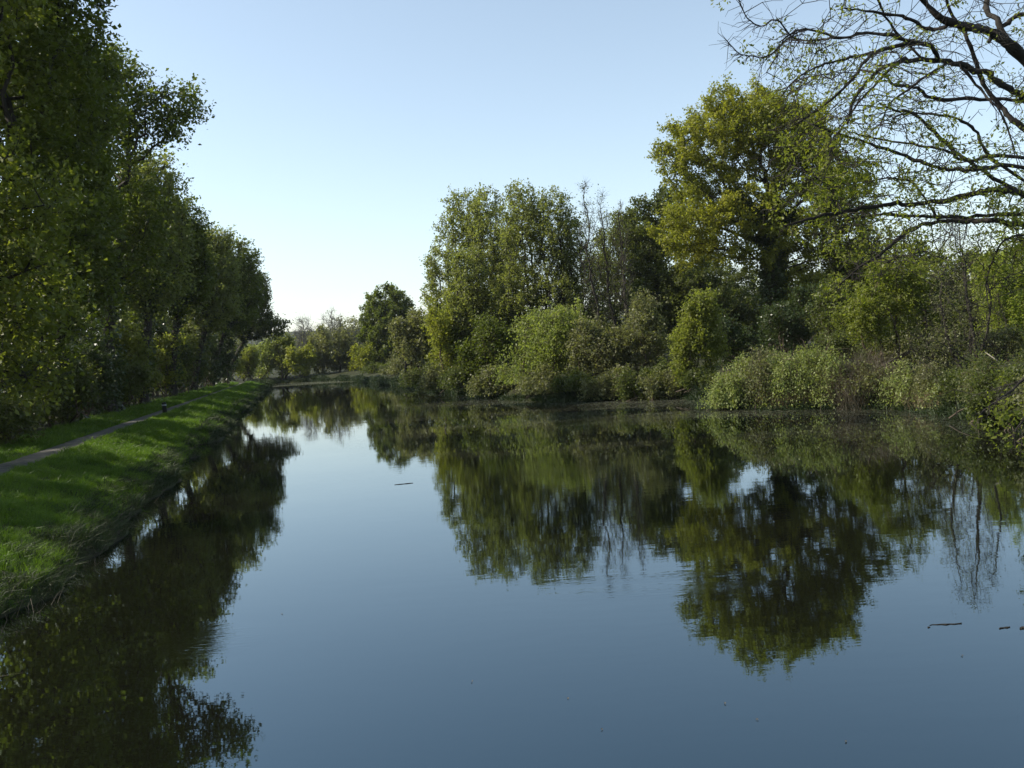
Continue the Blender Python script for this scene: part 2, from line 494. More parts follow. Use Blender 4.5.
def water_mat():
    m, nt, out = new_mat('canal_water')
    n, L = nt.nodes, nt.links
    tc = n.new('ShaderNodeTexCoord')
    def noise(scale, detail, rough=.5, sx=1, sy=1):
        mp = n.new('ShaderNodeMapping'); mp.inputs['Scale'].default_value = (sx, sy, 1)
        L.new(tc.outputs['Object'], mp.inputs[0])
        z = n.new('ShaderNodeTexNoise'); z.inputs['Scale'].default_value = scale; z.inputs['Detail'].default_value = detail
        z.inputs['Roughness'].default_value = rough
        L.new(mp.outputs[0], z.inputs['Vector']); return z.outputs['Fac']
    def math_(op, a, b):
        k = n.new('ShaderNodeMath'); k.operation = op
        for i, v in enumerate((a, b)):
            if isinstance(v, (int, float)): k.inputs[i].default_value = v
            else: L.new(v, k.inputs[i])
        return k.outputs[0]
    def rng_(v, a, b, c=0, d=1):
        k = n.new('ShaderNodeMapRange'); L.new(v, k.inputs[0])
        k.inputs[1].default_value, k.inputs[2].default_value, k.inputs[3].default_value, k.inputs[4].default_value = a, b, c, d
        return k.outputs[0]
    fine = noise(2.6, 3, .5, .7, 1.6)
    broad = noise(.35, 2, .5)
    ripple_zone = rng_(noise(.07, 2), .45, .62, .25, 1)
    h = math_('ADD', math_('MULTIPLY', math_('MULTIPLY', fine, ripple_zone), .0016), math_('MULTIPLY', broad, .0028))
    # small breeze patches
    sp0 = n.new('ShaderNodeSeparateXYZ'); L.new(tc.outputs['Object'], sp0.inputs[0])
    breeze = noise(9, 2, .5, .5, 1.5)
    for (px, py, ra, rb_) in [(655, 590, 1.5, .45), (640, 578, 1.6, .3), (215, 640, .7, .8), (560, 470, 2.5, .8)]:
        x0, y0 = G(px, py)[:2]
        ex = math_('DIVIDE', math_('SUBTRACT', sp0.outputs['X'], float(x0)), ra); ey = math_('DIVIDE', math_('SUBTRACT', sp0.outputs['Y'], float(y0)), rb_)
        msk = math_('MAXIMUM', math_('SUBTRACT', 1.0, math_('ADD', math_('MULTIPLY', ex, ex), math_('MULTIPLY', ey, ey))), 0.0)
        h = math_('ADD', h, math_('MULTIPLY', math_('MULTIPLY', msk, breeze), .0020))
    bp = n.new('ShaderNodeBump'); bp.inputs['Strength'].default_value = 1; bp.inputs['Distance'].default_value = 1
    L.new(h, bp.inputs['Height'])
    pb = n.new('ShaderNodeBsdfPrincipled')
    pb.inputs['Base Color'].default_value = (.005, .005, .003, 1)
    pb.inputs['Roughness'].default_value = .015
    pb.inputs['IOR'].default_value = 2.3
    pb.inputs['Specular Tint'].default_value = (.40, .78, 1, 1)
    L.new(bp.outputs[0], pb.inputs['Normal'])
    # drifting pollen film in the far reach
    sep = n.new('ShaderNodeSeparateXYZ'); L.new(tc.outputs['Object'], sep.inputs[0])
    reach = math_('MULTIPLY', rng_(sep.outputs['Y'], 22, 42), rng_(sep.outputs['X'], -9, 0))
    end = rng_(sep.outputs['Y'], 141, 150, 0, 1)
    film = rng_(noise(.11, 4, .6), .38, .58)
    speck = rng_(noise(7, 3, .7, .6, 1), .50, .66)
    fac = math_('MULTIPLY', math_('MULTIPLY', reach, film), math_('ADD', math_('MULTIPLY', speck, .6), .03))
    fac = math_('MAXIMUM', fac, math_('MULTIPLY', end, math_('ADD', math_('MULTIPLY', speck, .3), .2)))
    df = n.new('ShaderNodeBsdfDiffuse'); df.inputs['Color'].default_value = (.18, .185, .13, 1)
    ms = n.new('ShaderNodeMixShader')
    L.new(fac, ms.inputs[0]); L.new(pb.outputs[0], ms.inputs[1]); L.new(df.outputs[0], ms.inputs[2])
    L.new(ms.outputs[0], out.inputs['Surface'])
    return m
M['water'] = water_mat()
tag(build('water', [(-80, -80, 0), (60, -80, 0), (60, 185, 0), (-80, 185, 0)], [(0, 1, 2, 3)], None, M['water']),
    'still dark canal water mirroring the trees and the sky', 'water', kind='structure')

# ------------------------------------------------------------------ trees of the left bank (along the towpath)
LEFT = 'trees in a row beside the towpath'
def left_base(Y, w):
    s = (Y - w * N[1]) / U[1]; x = s * U[0] + w * N[0]
    return (x, Y, gz(x, Y))
# Y, w, blobs(px,py,rx,ry,weight[,Y]), n_leaf, leaf size, material, label
left_rows = [
    (20, 11.2, [(-300, -80, 150, 260, 1)], 8000, .15, 'near', 'nearest towpath tree, its trunk just outside the picture'),
    (26.5, 10.8, [(-110, -60, 130, 190, 1), (-20, 230, 85, 90, .8), (15, 315, 62, 62, .8), (30, 370, 40, 36, .4)], 20000, .15, 'near',
     'big leafy tree with large sunlit leaves hanging low over the near towpath'),
    (35, 10.9, [(-10, -10, 105, 190, 1), (20, 215, 70, 120, .8), (45, 120, 60, 90, .6)], 26000, .17, 'oak',
     'tall dark tree filling the upper corner above the towpath'),
    (45, 10.7, [(22, 60, 50, 110, 1), (82, 90, 36, 58, .6), (70, 225, 55, 110, .9)], 20000, .18, 'oak',
     'tall tree with open twiggy top against the sky near the towpath'),
    (55, 10.5, [(100, 95, 45, 58, .8), (165, 112, 38, 34, .45), (110, 225, 55, 80, 1), (125, 140, 36, 36, .5)], 13000, .19, 'oak',
     'tree reaching one long thin limb out over the water against the sky'),
    (67, 10.6, [(140, 245, 48, 70, 1), (150, 190, 30, 35, .5)], 13000, .21, 'alder', 'dark tree just behind the tree with the long limb'),
    (81, 10.4, [(172, 262, 40, 58, 1), (185, 225, 22, 26, .5)], 12000, .23, 'oak', 'middle tree of the towpath row with a rounded shoulder'),
    (98, 10.5, [(205, 283, 36, 50, 1), (215, 250, 22, 22, .5)], 11000, .25, 'alder', 'brownish tree towards the far part of the towpath row'),
    (116, 10.2, [(228, 290, 34, 46, 1), (240, 262, 20, 22, .5)], 11000, .26, 'oak', 'dark rounded tree next to last along the towpath'),
    (134, 9.8, [(246, 305, 24, 38, 1), (270, 327, 18, 13, .5), (255, 285, 14, 18, .4)], 10000, .26, 'dark',
     'last tree of the towpath row with a small low branch over the water'),
]
for i, (Y, w, bl, nl, ls, mt, lab) in enumerate(left_rows):
    grow('deciduous_tree', lab, 'tree', left_base(Y, w), [blob(b[0], b[1], b[2], b[3], Y, max(b[2] * Y / F, 2.6), b[4]) for b in bl], mt, 'bark', 100 + i,
         trunk_r=.25, n_att=720, n_leaf=int(nl * .9), hole=.5, twigs=3, leaf_size=ls, clump=.35, twig_len=.8, twig_w=.02, tip=.016, group=LEFT, ivy=(7.5, .45, 1500, .14 + Y * .0010), k=1.18)

# a second rank behind them; the nearest, out of view, added to shade the bank
BACK = 'trees behind the towpath row'
back_rows = [(20, 19, 11, 'added left of the picture to shade the bank, nearest to the camera'), (26, 19.5, 11.5, 'added left of the picture to shade the bank, behind the big leafy tree'), 
             (40, 19, 12, 'added out of view to shade the bank, behind the tall dark corner tree'), (58, 19, 12, 'behind the tree with the long limb'), (67, 18, 13.4, 'behind the dark tree next to the one with the long limb'),
             (87, 17.5, 12.3, 'behind the middle of the row'), (107, 17.5, 11.8, 'behind the brownish tree'), (125, 16.5, 10.1, 'behind the last trees of the row')]
for i, (Y, w, h, lab) in enumerate(back_rows):
    b = left_base(Y, w)
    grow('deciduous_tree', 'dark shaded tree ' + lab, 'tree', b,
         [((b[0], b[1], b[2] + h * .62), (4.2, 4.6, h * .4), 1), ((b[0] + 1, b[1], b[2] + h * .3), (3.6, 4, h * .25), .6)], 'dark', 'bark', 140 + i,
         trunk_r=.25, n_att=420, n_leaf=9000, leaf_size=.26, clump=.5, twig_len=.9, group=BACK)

# undergrowth at the foot of the row: one shrub each
UND = 'shrubs under the towpath trees'
und = [(74, 13.5, 6.5, 'dark', 'tall dark bush deep behind the first gap between the trunks'), (82, 13.8, 7.0, 'ivy', 'tall ivy bush deep behind the middle trunks of the row'), (91, 13.5, 7.0, 'dark', 'tall dark bush deep behind the brownish tree'), (100, 13.4, 7.0, 'ivy', 'tall ivy bush deep behind the far half of the row'), (110, 13.0, 7.5, 'dark', 'tall dark bush deep behind the second last tree of the row'), (121, 12.6, 7.5, 'ivy', 'tall ivy bush deep behind the last tree of the row'), (130, 9.6, 7.5, 'ivy', 'dark ivy covered bush hiding the trunk of the last towpath tree'), (42, 12.4, 5.3, 'ivy', 'tall dark ivy thicket behind the path at the left edge'), (47, 13.1, 3.4, 'dark', 'dark thicket right of the tall ivy thicket'),
       (55, 12.1, 3.7, 'dark', 'dark thicket behind the dark marker stake'), (62, 12.6, 3.9, 'ivy', 'ivy thicket left of the sunlit yellow green bush'),
       (77, 12.6, 6.0, 'dark', 'dark thicket between the two sunlit bushes'), (86, 12.1, 8.2, 'ivy', 'ivy thicket behind the small sunlit bush'),
       (97, 11.6, 6.0, 'dark', 'dark thicket behind the middle of the path'), (108, 11.6, 8.7, 'ivy', 'ivy thicket behind the far half of the path'), (121, 11.4, 9.0, 'dark', 'dark thicket close to the last tree of the row'),
       (33, 10.6, 2.0, 'dark', 'low dark shrub by the towpath below the sunlit leaves'),
       (38, 12.2, 3.7, 'ivy', 'tall ivy covered bush at the left edge behind the towpath'),
       (44, 11.0, 3.0, 'dark', 'dark bush beside the near bend of the path'),
       (51, 11.2, 3.9, 'ivy', 'high dark bush between two trunks of the row'),
       (58, 10.9, 3.0, 'dark', 'dark bush opposite the black post'),
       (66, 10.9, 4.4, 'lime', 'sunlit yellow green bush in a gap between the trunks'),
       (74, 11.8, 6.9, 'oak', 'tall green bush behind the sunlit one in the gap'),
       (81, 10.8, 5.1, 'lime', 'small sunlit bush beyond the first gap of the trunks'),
       (90, 10.6, 5.7, 'dark', 'dark rounded bush at the middle of the row'),
       (102, 10.6, 6.2, 'dark', 'dark bush where the path narrows with distance'),
       (114, 10.4, 6.2, 'ivy', 'dark ivy bush near the far end of the path'),
       (127, 10.4, 6.9, 'ivy', 'dark ivy column ending the row of shrubs')]
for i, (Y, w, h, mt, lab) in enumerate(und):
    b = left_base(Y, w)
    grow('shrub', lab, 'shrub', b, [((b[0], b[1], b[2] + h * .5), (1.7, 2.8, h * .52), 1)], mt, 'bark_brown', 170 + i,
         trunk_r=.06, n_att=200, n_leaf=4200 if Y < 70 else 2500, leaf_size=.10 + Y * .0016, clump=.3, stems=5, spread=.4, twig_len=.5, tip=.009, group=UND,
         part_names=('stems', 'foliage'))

# ------------------------------------------------------------------ the far end of the reach
FAR = 'bushes closing the far end of the canal'
far_bushes = [(228, 362, 14, 24, 113, 'willow', 'pale grey green bush at the very end of the path'),
              (246, 366, 12, 18, 116, 'lime', 'bright yellow green bush right of the path end'),
              (262, 362, 13, 24, 122, 'willow', 'greyish bush between the bright path end bush and the yellow pillar bush'),
              (283, 360, 11, 25, 122, 'lime', 'upright yellow green bush at the far waterside'),
              (302, 364, 13, 19, 121, 'yellow', 'low yellowish bush below the bare far trees'),
              (322, 361, 16, 24, 123, 'dull', 'brown leafless looking bush at the far waterside'),
              (343, 362, 14, 24, 123, 'dull', 'brown bush left of the domed tree'),
              (362, 366, 13, 18, 121, 'yellow', 'small yellow brown bush at the foot of the domed tree')]
for i, (px, py, rx, ry, Y, mt, lab) in enumerate(far_bushes):
    Y *= 1.38
    grow('shrub', lab, 'shrub', base_at(px, Y), [blob(px, py, rx, ry, Y)], mt, 'bark_brown', 200 + i, k=1.38, trunk_r=.08, n_att=170, n_leaf=2200,
         leaf_size=.27, clump=.35, stems=5, spread=.6, twig_len=.7, tip=.014, group=FAR, part_names=('stems', 'foliage'))
for i, (px, py, rx, ry, lab) in enumerate([(304, 340, 11, 24, 'small bare grey tree above the far bushes'), (333, 337, 14, 28, 'larger bare grey tree showing above the far bushes'),
                                           (352, 346, 8, 18, 'thin bare tree beside the domed tree')]):
    grow('bare_tree', lab, 'tree', base_at(px, 205), [blob(px, py, rx, ry, 205)], 'dull', 'bark_grey', 215 + i, trunk_r=.16, n_att=260, n_leaf=260, k=1.38,
         leaf_size=.2, twigs=4, twig_len=1.1, twig_w=.035, tip=.025, up=.2, group='bare trees at the far end')
grow('domed_tree', 'round topped green tree standing alone at the far end of the water', 'tree', base_at(391, 172),
     [blob(388, 320, 28, 36, 172), (P(389, 350, 172), (6.4, 5.6, 5.6), .9)], 'oak', 'bark', 220, trunk_r=.3, n_att=620, n_leaf=22000, leaf_size=.33, hole=1.3, jit=.15, k=1.2)
grow('leaning_shrub', 'brownish shrub with dark leaning stems right of the domed tree', 'shrub', base_at(420, 104),
     [blob(415, 352, 25, 36, 104), blob(405, 335, 14, 18, 104)], 'dull', 'bark', 221, trunk_r=.15, n_att=420, n_leaf=5200, leaf_size=.25, stems=4, spread=.7,
     part_names=('stems', 'foliage'), twigs=3)

# wood line on the plain and the ridge behind everything
FB = 'far hedgerow trees on the plain'
rngf = np.random.default_rng(77)
for i in range(15):
    Y = 290 + rngf.uniform(-20, 60); x = -140 + i * 24 + rngf.uniform(-5, 5); z = gz(x, Y); h = rngf.uniform(9, 14)
    grow('hedgerow_tree', 'far hedgerow tree on the plain beyond the canal', 'tree', (x, Y, z), [((x, Y, z + h * .55), (9, 6, h * .48), 1)], 'dull', 'bark_grey',
         230 + i, trunk_r=.3, n_att=200, n_leaf=2600, leaf_size=.6, clump=.9, twig_len=1.5, twig_w=.05, tip=.04, group=FB)

# ------------------------------------------------------------------ trees of the right bank
ALD = 'slender alders of the right bank'
alders = [
    (448, 96, [(450, 300, 27, 66, 1), (462, 232, 24, 42, .8), (436, 300, 15, 42, .5), (460, 360, 26, 28, .5)], 'alder', 12000, 'outermost alder with a full left edge against the sky'),
    (486, 98, [(488, 242, 28, 54, 1), (484, 315, 30, 46, .9), (492, 365, 26, 26, .5)], 'alder', 12000, 'broad olive alder second from the open water'),
    (522, 95, [(522, 232, 25, 50, 1), (522, 295, 30, 50, .9)], 'alder', 11000, 'highest alder of the brown green stand'),
    (505, 101, [(503, 330, 34, 50, 1), (505, 270, 24, 40, .6)], 'alder', 10000, 'lower alder filling the middle of the brown green stand'),
    (468, 90, [(466, 335, 26, 50, 1), (470, 285, 20, 40, .6)], 'alder', 9000, 'alder just behind the yellowish bush'),
    (570, 100, [(574, 285, 20, 70, 1), (585, 330, 24, 40, .8)], 'alder', 9000, 'narrow alder filling the gap before the bare stems'),
    (556, 97, [(554, 235, 23, 48, 1), (558, 305, 26, 50, .9)], 'alder', 9000, 'alder at the inner side of the stand before the bare stems'),
]
for i, (px, Y, bl, mt, nl, lab) in enumerate(alders):
    k = K(px); Y *= k
    grow('alder_tree', lab, 'tree', base_at(px + 5, Y), [blob(*b[:4], Y, b[2] * Y / F * 1.1, b[4]) for b in bl], mt, 'bark', 260 + i, trunk_r=.22, n_att=680, n_leaf=int(nl * .9), leaf_size=.23,
         stems=2, spread=.9, twigs=3, twig_len=.9, twig_w=.03, tip=.02, up=.3, hole=.6, group=ALD, k=k)
BARE = 'thin nearly bare trees beside the alder stand'
for i, (px, Y, top, rx, lab) in enumerate([(590, 90, 180, 13, 'tallest thin bare tree left of the gap in the wood'), (606, 92, 188, 12, 'thin bare tree in the middle of its three'),
                                           (622, 91, 194, 12, 'thin dark stemmed tree right of the two tall bare ones')]):
    k = K(px); Y *= k
    grow('bare_tree', lab, 'tree', base_at(px + 18, Y), [blob(px, (top + 330) / 2, rx, (330 - top) / 2, Y, 1.6)], 'dark', 'bark', 270 + i, trunk_r=.15, n_att=300, n_leaf=420,
         leaf_size=.17, twigs=6, twig_len=.8, twig_w=.022, tip=.02, up=.35, group=BARE, shell=.7, k=k)
grow('deciduous_tree', 'dark green tree between the bare stems and the huge ivy clad tree', 'tree', base_at(655, 82),
     [blob(645, 240, 26, 46, 82), blob(670, 220, 24, 36, 82), blob(660, 300, 40, 40, 82, None, .7)], 'dark', 'bark', 280, trunk_r=.4, n_att=650, n_leaf=13000, leaf_size=.32,
     clump=.5, twig_w=.03, hole=.55, trunk_top=.7, k=0.75)
grow('great_tree', 'huge ivy clad tree, tallest of the right bank, yellowish on its sunny side', 'tree', base_at(776, 69),
     [blob(700, 160, 46, 48, 69, 3.2, .8), blob(742, 130, 48, 48, 69, 4, 1), blob(790, 150, 48, 55, 69, 4, 1), blob(705, 225, 52, 45, 69, 4, .8),
      blob(832, 205, 42, 62, 69, 3.2, .9), blob(770, 225, 60, 55, 69, 4, .8), blob(845, 275, 35, 45, 69, 3.2, .6)], 'poplar', 'bark', 285,
     trunk_r=.8, n_att=1900, n_leaf=60000, leaf_size=.31, clump=.55, twigs=2, twig_len=1.5, twig_w=.035, tip=.03, step=.6, hole=.4, up=.22, jit=.18, trunk_top=.62, ivy=(19, .9, 12000, .4), k=0.62)
grow('deciduous_tree', 'dark tree behind the right side of the huge ivy clad one', 'tree', base_at(850, 70),
     [blob(858, 285, 34, 50, 70), blob(835, 320, 34, 30, 70)], 'dark', 'bark', 286, trunk_r=.3, n_att=450, n_leaf=11000, leaf_size=.3, clump=.5, k=0.64)
grow('deciduous_tree', 'olive tree closing the gap right behind the bare stems', 'tree', base_at(615, 88),
     [blob(612, 290, 28, 64, 88), blob(628, 245, 20, 44, 88, None, .8)], 'alder', 'bark', 288, trunk_r=.3, n_att=420, n_leaf=9000, leaf_size=.28, clump=.5, k=0.77)
grow('deciduous_tree', 'shaded tree left behind the ivy clad trunk', 'tree', base_at(712, 80),
     [blob(700, 300, 40, 40, 80), blob(740, 320, 34, 34, 80)], 'dark', 'bark', 287, trunk_r=.3, n_att=420, n_leaf=9000, leaf_size=.32, clump=.5, k=0.67)

WOOD = 'dark trees of the wood behind the right bank'
wood = [(652, 140, 222, 26, 'tall dark tree behind the thin bare trees and the huge one'), (704, 142, 232, 30, 'tall dark tree filling the gap left of the huge trunk'), (432, 150, 335, 24, 'low dark tree seen behind the leaning shrub'), (470, 140, 325, 30, 'dark tree deep behind the yellowish bush'), (515, 140, 320, 32, 'dark tree deep behind the alder stand'),
        (560, 138, 322, 30, 'dark tree deep behind the inner alder'), (600, 140, 335, 26, 'low dark tree deep behind the thin bare trees'), (690, 138, 270, 34, 'dark tree deep behind the bright green bush'),
        (742, 140, 262, 36, 'dark tree deep behind the left half of the huge tree'), (800, 140, 258, 38, 'dark tree deep behind the right half of the huge tree'),
        (866, 135, 225, 36, 'dark tree deep behind the dead reeds'), (918, 120, 240, 34, 'dark tree deep behind the large fresh green bush'), (975, 115, 244, 36, 'dark tree deep behind the bare many stemmed tree'),
        (1036, 110, 240, 44, 'dark tree deep behind the right edge of the view')]
for i, (px, Y, top, rx, lab) in enumerate(wood):
    k = K(px); Y *= k
    grow('deciduous_tree', lab, 'tree', base_at(px, Y), [blob(px, (top + 372) / 2, rx, (372 - top) / 2, Y, 4, 1)], 'dark', 'bark', 380 + i, trunk_r=.3, n_att=420, n_leaf=8500, leaf_size=.36,
         clump=.6, twig_len=1.0, hole=.8, group=WOOD, k=k)
LOW = 'low dark growth along the right waterside'
low = [(878, 70, 350, 'dark bush filling the gap behind the dead reeds'), (912, 69, 354, 'dark bush behind the bramble clump right of the dead reeds'), (944, 66, 350, 'dark bush just left of and behind the bare many stemmed tree'), (1000, 72, 345, 'dark bush under the sunlit bush at the right edge'), (845, 74, 345, 'dark bush behind the right end of the bramble mound'),
       (396, 106, 380, 'low dark bush at the waterside below the leaning shrub'), (374, 114, 379, 'low dark bush at the waterside below the domed tree'), (545, 68.5, 391, 'low dark bush under the pale drooping willow'), (425, 92, 382, 'first low dark bush of the right waterside, beside the leaning shrub'), (445, 85, 385, 'low dark bush under the outermost alder at the water'), (470, 79, 386, 'low dark bush under the yellowish bush at the water'),
       (497, 72, 388, 'low dark bush left of the pale willow at the water'), (580, 68.5, 390, 'low dark bush right under the pale willow at the water'), (610, 69, 388, 'low dark bush below the bare stems at the water'),
       (640, 70, 387, 'low dark bush below the tall dull bush at the water'), (665, 72, 386, 'low dark bush left of the bright bush at the water'), (705, 72.5, 386, 'low dark bush right under the bright bush'),
       (870, 59, 385, 'low dark bush just right of the dead reeds'), (965, 56, 388, 'low dark bush at the foot of the many stemmed tree'), (990, 53, 388, 'rounded dark bush beneath the sunlit bush near the right edge'), (1015, 49, 388, 'low dark bush at the extreme right waterside'),
       (1042, 45, 392, 'low dark bush cut by the right edge at the water'), (985, 49.5, 402, 'small dark bush dipping into the water near the right edge')]
for i, (px, Y, py, lab) in enumerate(low):
    k = K(px); Y *= k
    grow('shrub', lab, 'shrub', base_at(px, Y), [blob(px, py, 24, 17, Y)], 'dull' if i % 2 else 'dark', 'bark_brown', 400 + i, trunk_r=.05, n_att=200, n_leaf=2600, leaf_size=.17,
         clump=.3, stems=6, spread=.8, twig_len=.7, droop=.4, tip=.01, twigs=3, twig_w=.018, group=LOW, k=k, part_names=('stems', 'foliage'))

SHR = 'waterside shrubs of the right bank'
shrubs = [
    # px, Y, blobs, mat, n_leaf, size, droop, label
    (452, 88, [(450, 345, 27, 46, 1)], 'yellow', 6500, .21, .1, 'yellowish bush at the foot of the outermost alder'),
    (492, 80, [(488, 362, 26, 32, 1)], 'oak', 4500, .2, .1, 'green bush between the yellowish bush and the pale willow'),
    (545, 72, [(545, 352, 38, 38, 1), (522, 378, 22, 18, .5), (570, 330, 24, 26, .5)], 'willow', 11000, .17, .55, 'pale drooping willow bush hanging to the water'),
    (600, 73, [(602, 358, 30, 36, 1)], 'dull', 5000, .18, .1, 'dull grey green bush right of the pale willow'),
    (640, 76, [(645, 345, 30, 46, 1)], 'dull', 5500, .19, .1, 'tall dull bush with brownish twigs left of the bright bush'),
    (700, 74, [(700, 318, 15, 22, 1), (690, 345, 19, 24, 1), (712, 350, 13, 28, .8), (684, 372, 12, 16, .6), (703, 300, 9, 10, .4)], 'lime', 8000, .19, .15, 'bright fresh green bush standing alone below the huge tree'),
    (672, 75, [(672, 384, 24, 16, 1)], 'dark', 2600, .18, .2, 'low dark bush at the water under the bright one'),
    (735, 80, [(735, 350, 26, 32, 1)], 'ivy', 4000, .2, .1, 'dark evergreen bush behind the left end of the bramble mound'),
    (790, 84, [(790, 325, 36, 30, 1)], 'ivy', 5000, .22, .1, 'dark evergreen bush at the foot of the ivy clad trunk'),
    (835, 80, [(838, 325, 24, 34, 1)], 'dark', 4000, .2, .1, 'dark bush behind the brown dead reeds'),
    (885, 64, [(880, 320, 36, 48, 1), (905, 282, 36, 40, .9), (935, 325, 26, 40, .4)], 'near', 8000, .18, .1, 'large fresh green bush behind the brambles and the dead reeds'),
    (1006, 77, [(1003, 300, 30, 60, 1), (1010, 350, 28, 30, .5)], 'sun_tint', 10000, .19, .15, 'sunlit yellow green bush at the right edge of the view'),
    (1060, 60, [(1060, 290, 45, 80, 1)], 'near', 7000, .19, .1, 'green bush just beyond the right edge'),
    (990, 52, [(1000, 385, 34, 26, 1)], 'dark', 3600, .13, .2, 'dark shaded bush at the right waterside below the sunlit bush'),
]
for i, (px, Y, bl, mt, nl, ls, dr, lab) in enumerate(shrubs):
    k = K(px); Y *= k
    grow('shrub', lab, 'shrub', base_at(px, Y), [blob(*b[:4], Y, None, b[4]) for b in bl], mt, 'bark_brown', 300 + i, trunk_r=.10, n_att=330, n_leaf=nl, leaf_size=ls,
         clump=.3, stems=6, spread=.6, twig_len=.8 + dr, droop=dr, tip=.012, twigs=3, twig_w=.02, group=SHR, k=k, part_names=('stems', 'foliage'))
grow('bare_tree', 'bare many stemmed tree with upright grey twigs on the right bank', 'tree', base_at(970, 33.5),
     [blob(962, 300, 34, 92, 33.5, 1.1), blob(935, 350, 30, 34, 33.5, 1.0, .5), blob(985, 330, 22, 50, 33.5, .9, .5)], 'dull', 'bark', 330, trunk_r=.16, n_att=900, n_leaf=1800,
     leaf_size=.12, stems=4, spread=.12, twigs=5, twig_len=.8, twig_w=.016, tip=.010, up=.12, jit=.12, step=.2, k=.6)

# brambles over the mound, each clump a plant of its own
rb = np.random.default_rng(5)
BR = 'bramble clumps on the right bank mound'
br = [(722, 61.8, 388, 10, 15, 'bramble', 'lowest bramble clump at the left end of the mound, dry stalks hanging at the water'), (738, 62, 378, 13, 20, 'bramble', 'second bramble clump from the left end of the mound'),
      (757, 61.4, 376, 13, 22, 'dull', 'duller brownish bramble clump on the left half of the mound'), (776, 61.6, 370, 14, 20, 'bramble', 'bramble clump at the crest of the mound'),
      (795, 60.6, 378, 15, 24, 'bramble', 'bramble clump hanging lowest to the water at the middle of the mound'), (813, 61, 368, 13, 19, 'willow', 'palest bramble clump on the right part of the mound'),
      (829, 59.8, 376, 13, 25, 'bramble', 'bramble clump touching the brown dead reeds'), (905, 58, 386, 18, 18, 'bramble', 'bramble clump right of the brown dead reeds'),
      (930, 57.6, 384, 15, 20, 'dull', 'brownish bramble clump left of the many stemmed tree'), (950, 57, 390, 14, 14, 'bramble', 'small bramble clump at the foot of the many stemmed tree')]
for i, (px, Y, py, rx, ry, mt, lab) in enumerate(br):
    k = K(px); Y *= k; x = float(XY(px, Y)[0])
    grow('bramble', lab, 'bush', (x, Y, max(.05, gz(x, Y) - .8)), [blob(px, py, rx, ry, Y, .95), blob(px + rb.uniform(-8, 8), py - ry * .5, rx * .6, ry * .6, Y + .6, .65, .6)], mt, 'bark_brown', 340 + i, trunk_r=.03,
         n_att=170, n_leaf=2600, leaf_size=.14, clump=.25, stems=6, spread=.5, twig_len=1.3, droop=.9, hole=.25, tip=.008, twigs=3, twig_w=.022, group=BR, k=k, part_names=('stems', 'foliage'))

def stalks(name, label, cat, spots, mat, seed, h, n, w=.012, lean=.25, kind=None, group=None):
    """a clump of dry stalks: thin bent blades rising from the given (x, y, radius) spots."""
    rng = np.random.default_rng(seed)
    b0 = np.array([spots[0][0], spots[0][1], 0.0])
    xs = []
    for (x, y, r) in spots:
        a = rng.uniform(0, 6.28, n); q = r * np.sqrt(rng.uniform(0, 1, n))
        xs.append(np.stack([x + q * np.cos(a), y + q * np.sin(a)], 1))
    xy = np.concatenate(xs); m = len(xy)
    z = np.maximum(ground(xy[:, 0], xy[:, 1]), -.05)
    p0 = np.column_stack([xy, z])
    d = np.column_stack([rng.normal(size=(m, 2)) * lean, np.ones(m)]); d = norm(d)
    L = h * rng.uniform(.4, 1.15, m)[:, None]
    side = norm(np.cross(d, rand_unit(rng, m))) * w * .5
    bend = np.column_stack([rng.normal(size=(m, 2)) * .25, -rng.uniform(0, .35, m)])
    pm = p0 + d * L * .55; p1 = p0 + d * L + bend * L
    V = np.stack([p0 - side, p0 + side, pm + side * .8, pm - side * .8, p1], 1).reshape(-1, 3)
    bi = np.arange(m) * 5
    o = build(name, V - b0, np.stack([bi, bi + 1, bi + 2, bi + 3], 1), np.stack([bi + 3, bi + 2, bi + 4], 1), M[mat], None, b0)
    return tag(o, label, cat, group, kind)
M['straw'] = leaf_mat('dry_stalk', (.12, .10, .055), (.21, .18, .105), .3, (1.0, 1.0, .7), patch=1.2, rough=.8)
M['straw_grey'] = leaf_mat('grey_stalk', (.034, .032, .024), (.065, .060, .044), .15, (1.1, 1.0, .8), patch=1.2, rough=.8)
stalks('dead_reeds', 'clump of brown dead reeds standing in the water before the green bush', 'reeds',
       [(*XY(858, 37.2), .7), (*XY(872, 37), .6), (*XY(845, 37.6), .5), (*XY(862, 38.2), .8), (*XY(838, 38.2), .4)], 'dead', 360, 2.1, 420, .016, .4)
for i, (a, b, lab) in enumerate([(722, 765, 'fringe of dry straw hanging below the left half of the bramble mound'), (775, 835, 'fringe of dry straw below the right half of the bramble mound'),
                                 (885, 945, 'fringe of dry straw along the water right of the dead reeds')]):
    sp = []
    for px in np.linspace(a, b, 9):
        Y = np.interp(px, [720, 780, 830, 900, 950], [41.9, 39.2, 38.1, 35.6, 32.4]) + .3; sp.append((*XY(px, Y, .2), .35))
    stalks('dry_grass', lab, 'dry grass', sp, 'straw', 365 + i, .8, 150, .013, .35, 'stuff')
stalks('dry_grass', 'grey dry stalks at the waterline under the dull bushes', 'dry grass',
       [(*XY(px, Y, .2), .7) for px, Y in [(575, 55.3), (590, 54.8), (605, 54.3), (622, 53.7), (640, 53.2), (660, 52.6), (685, 52), (705, 49)]], 'straw_grey', 370, .8, 160, .015, .4, 'stuff')

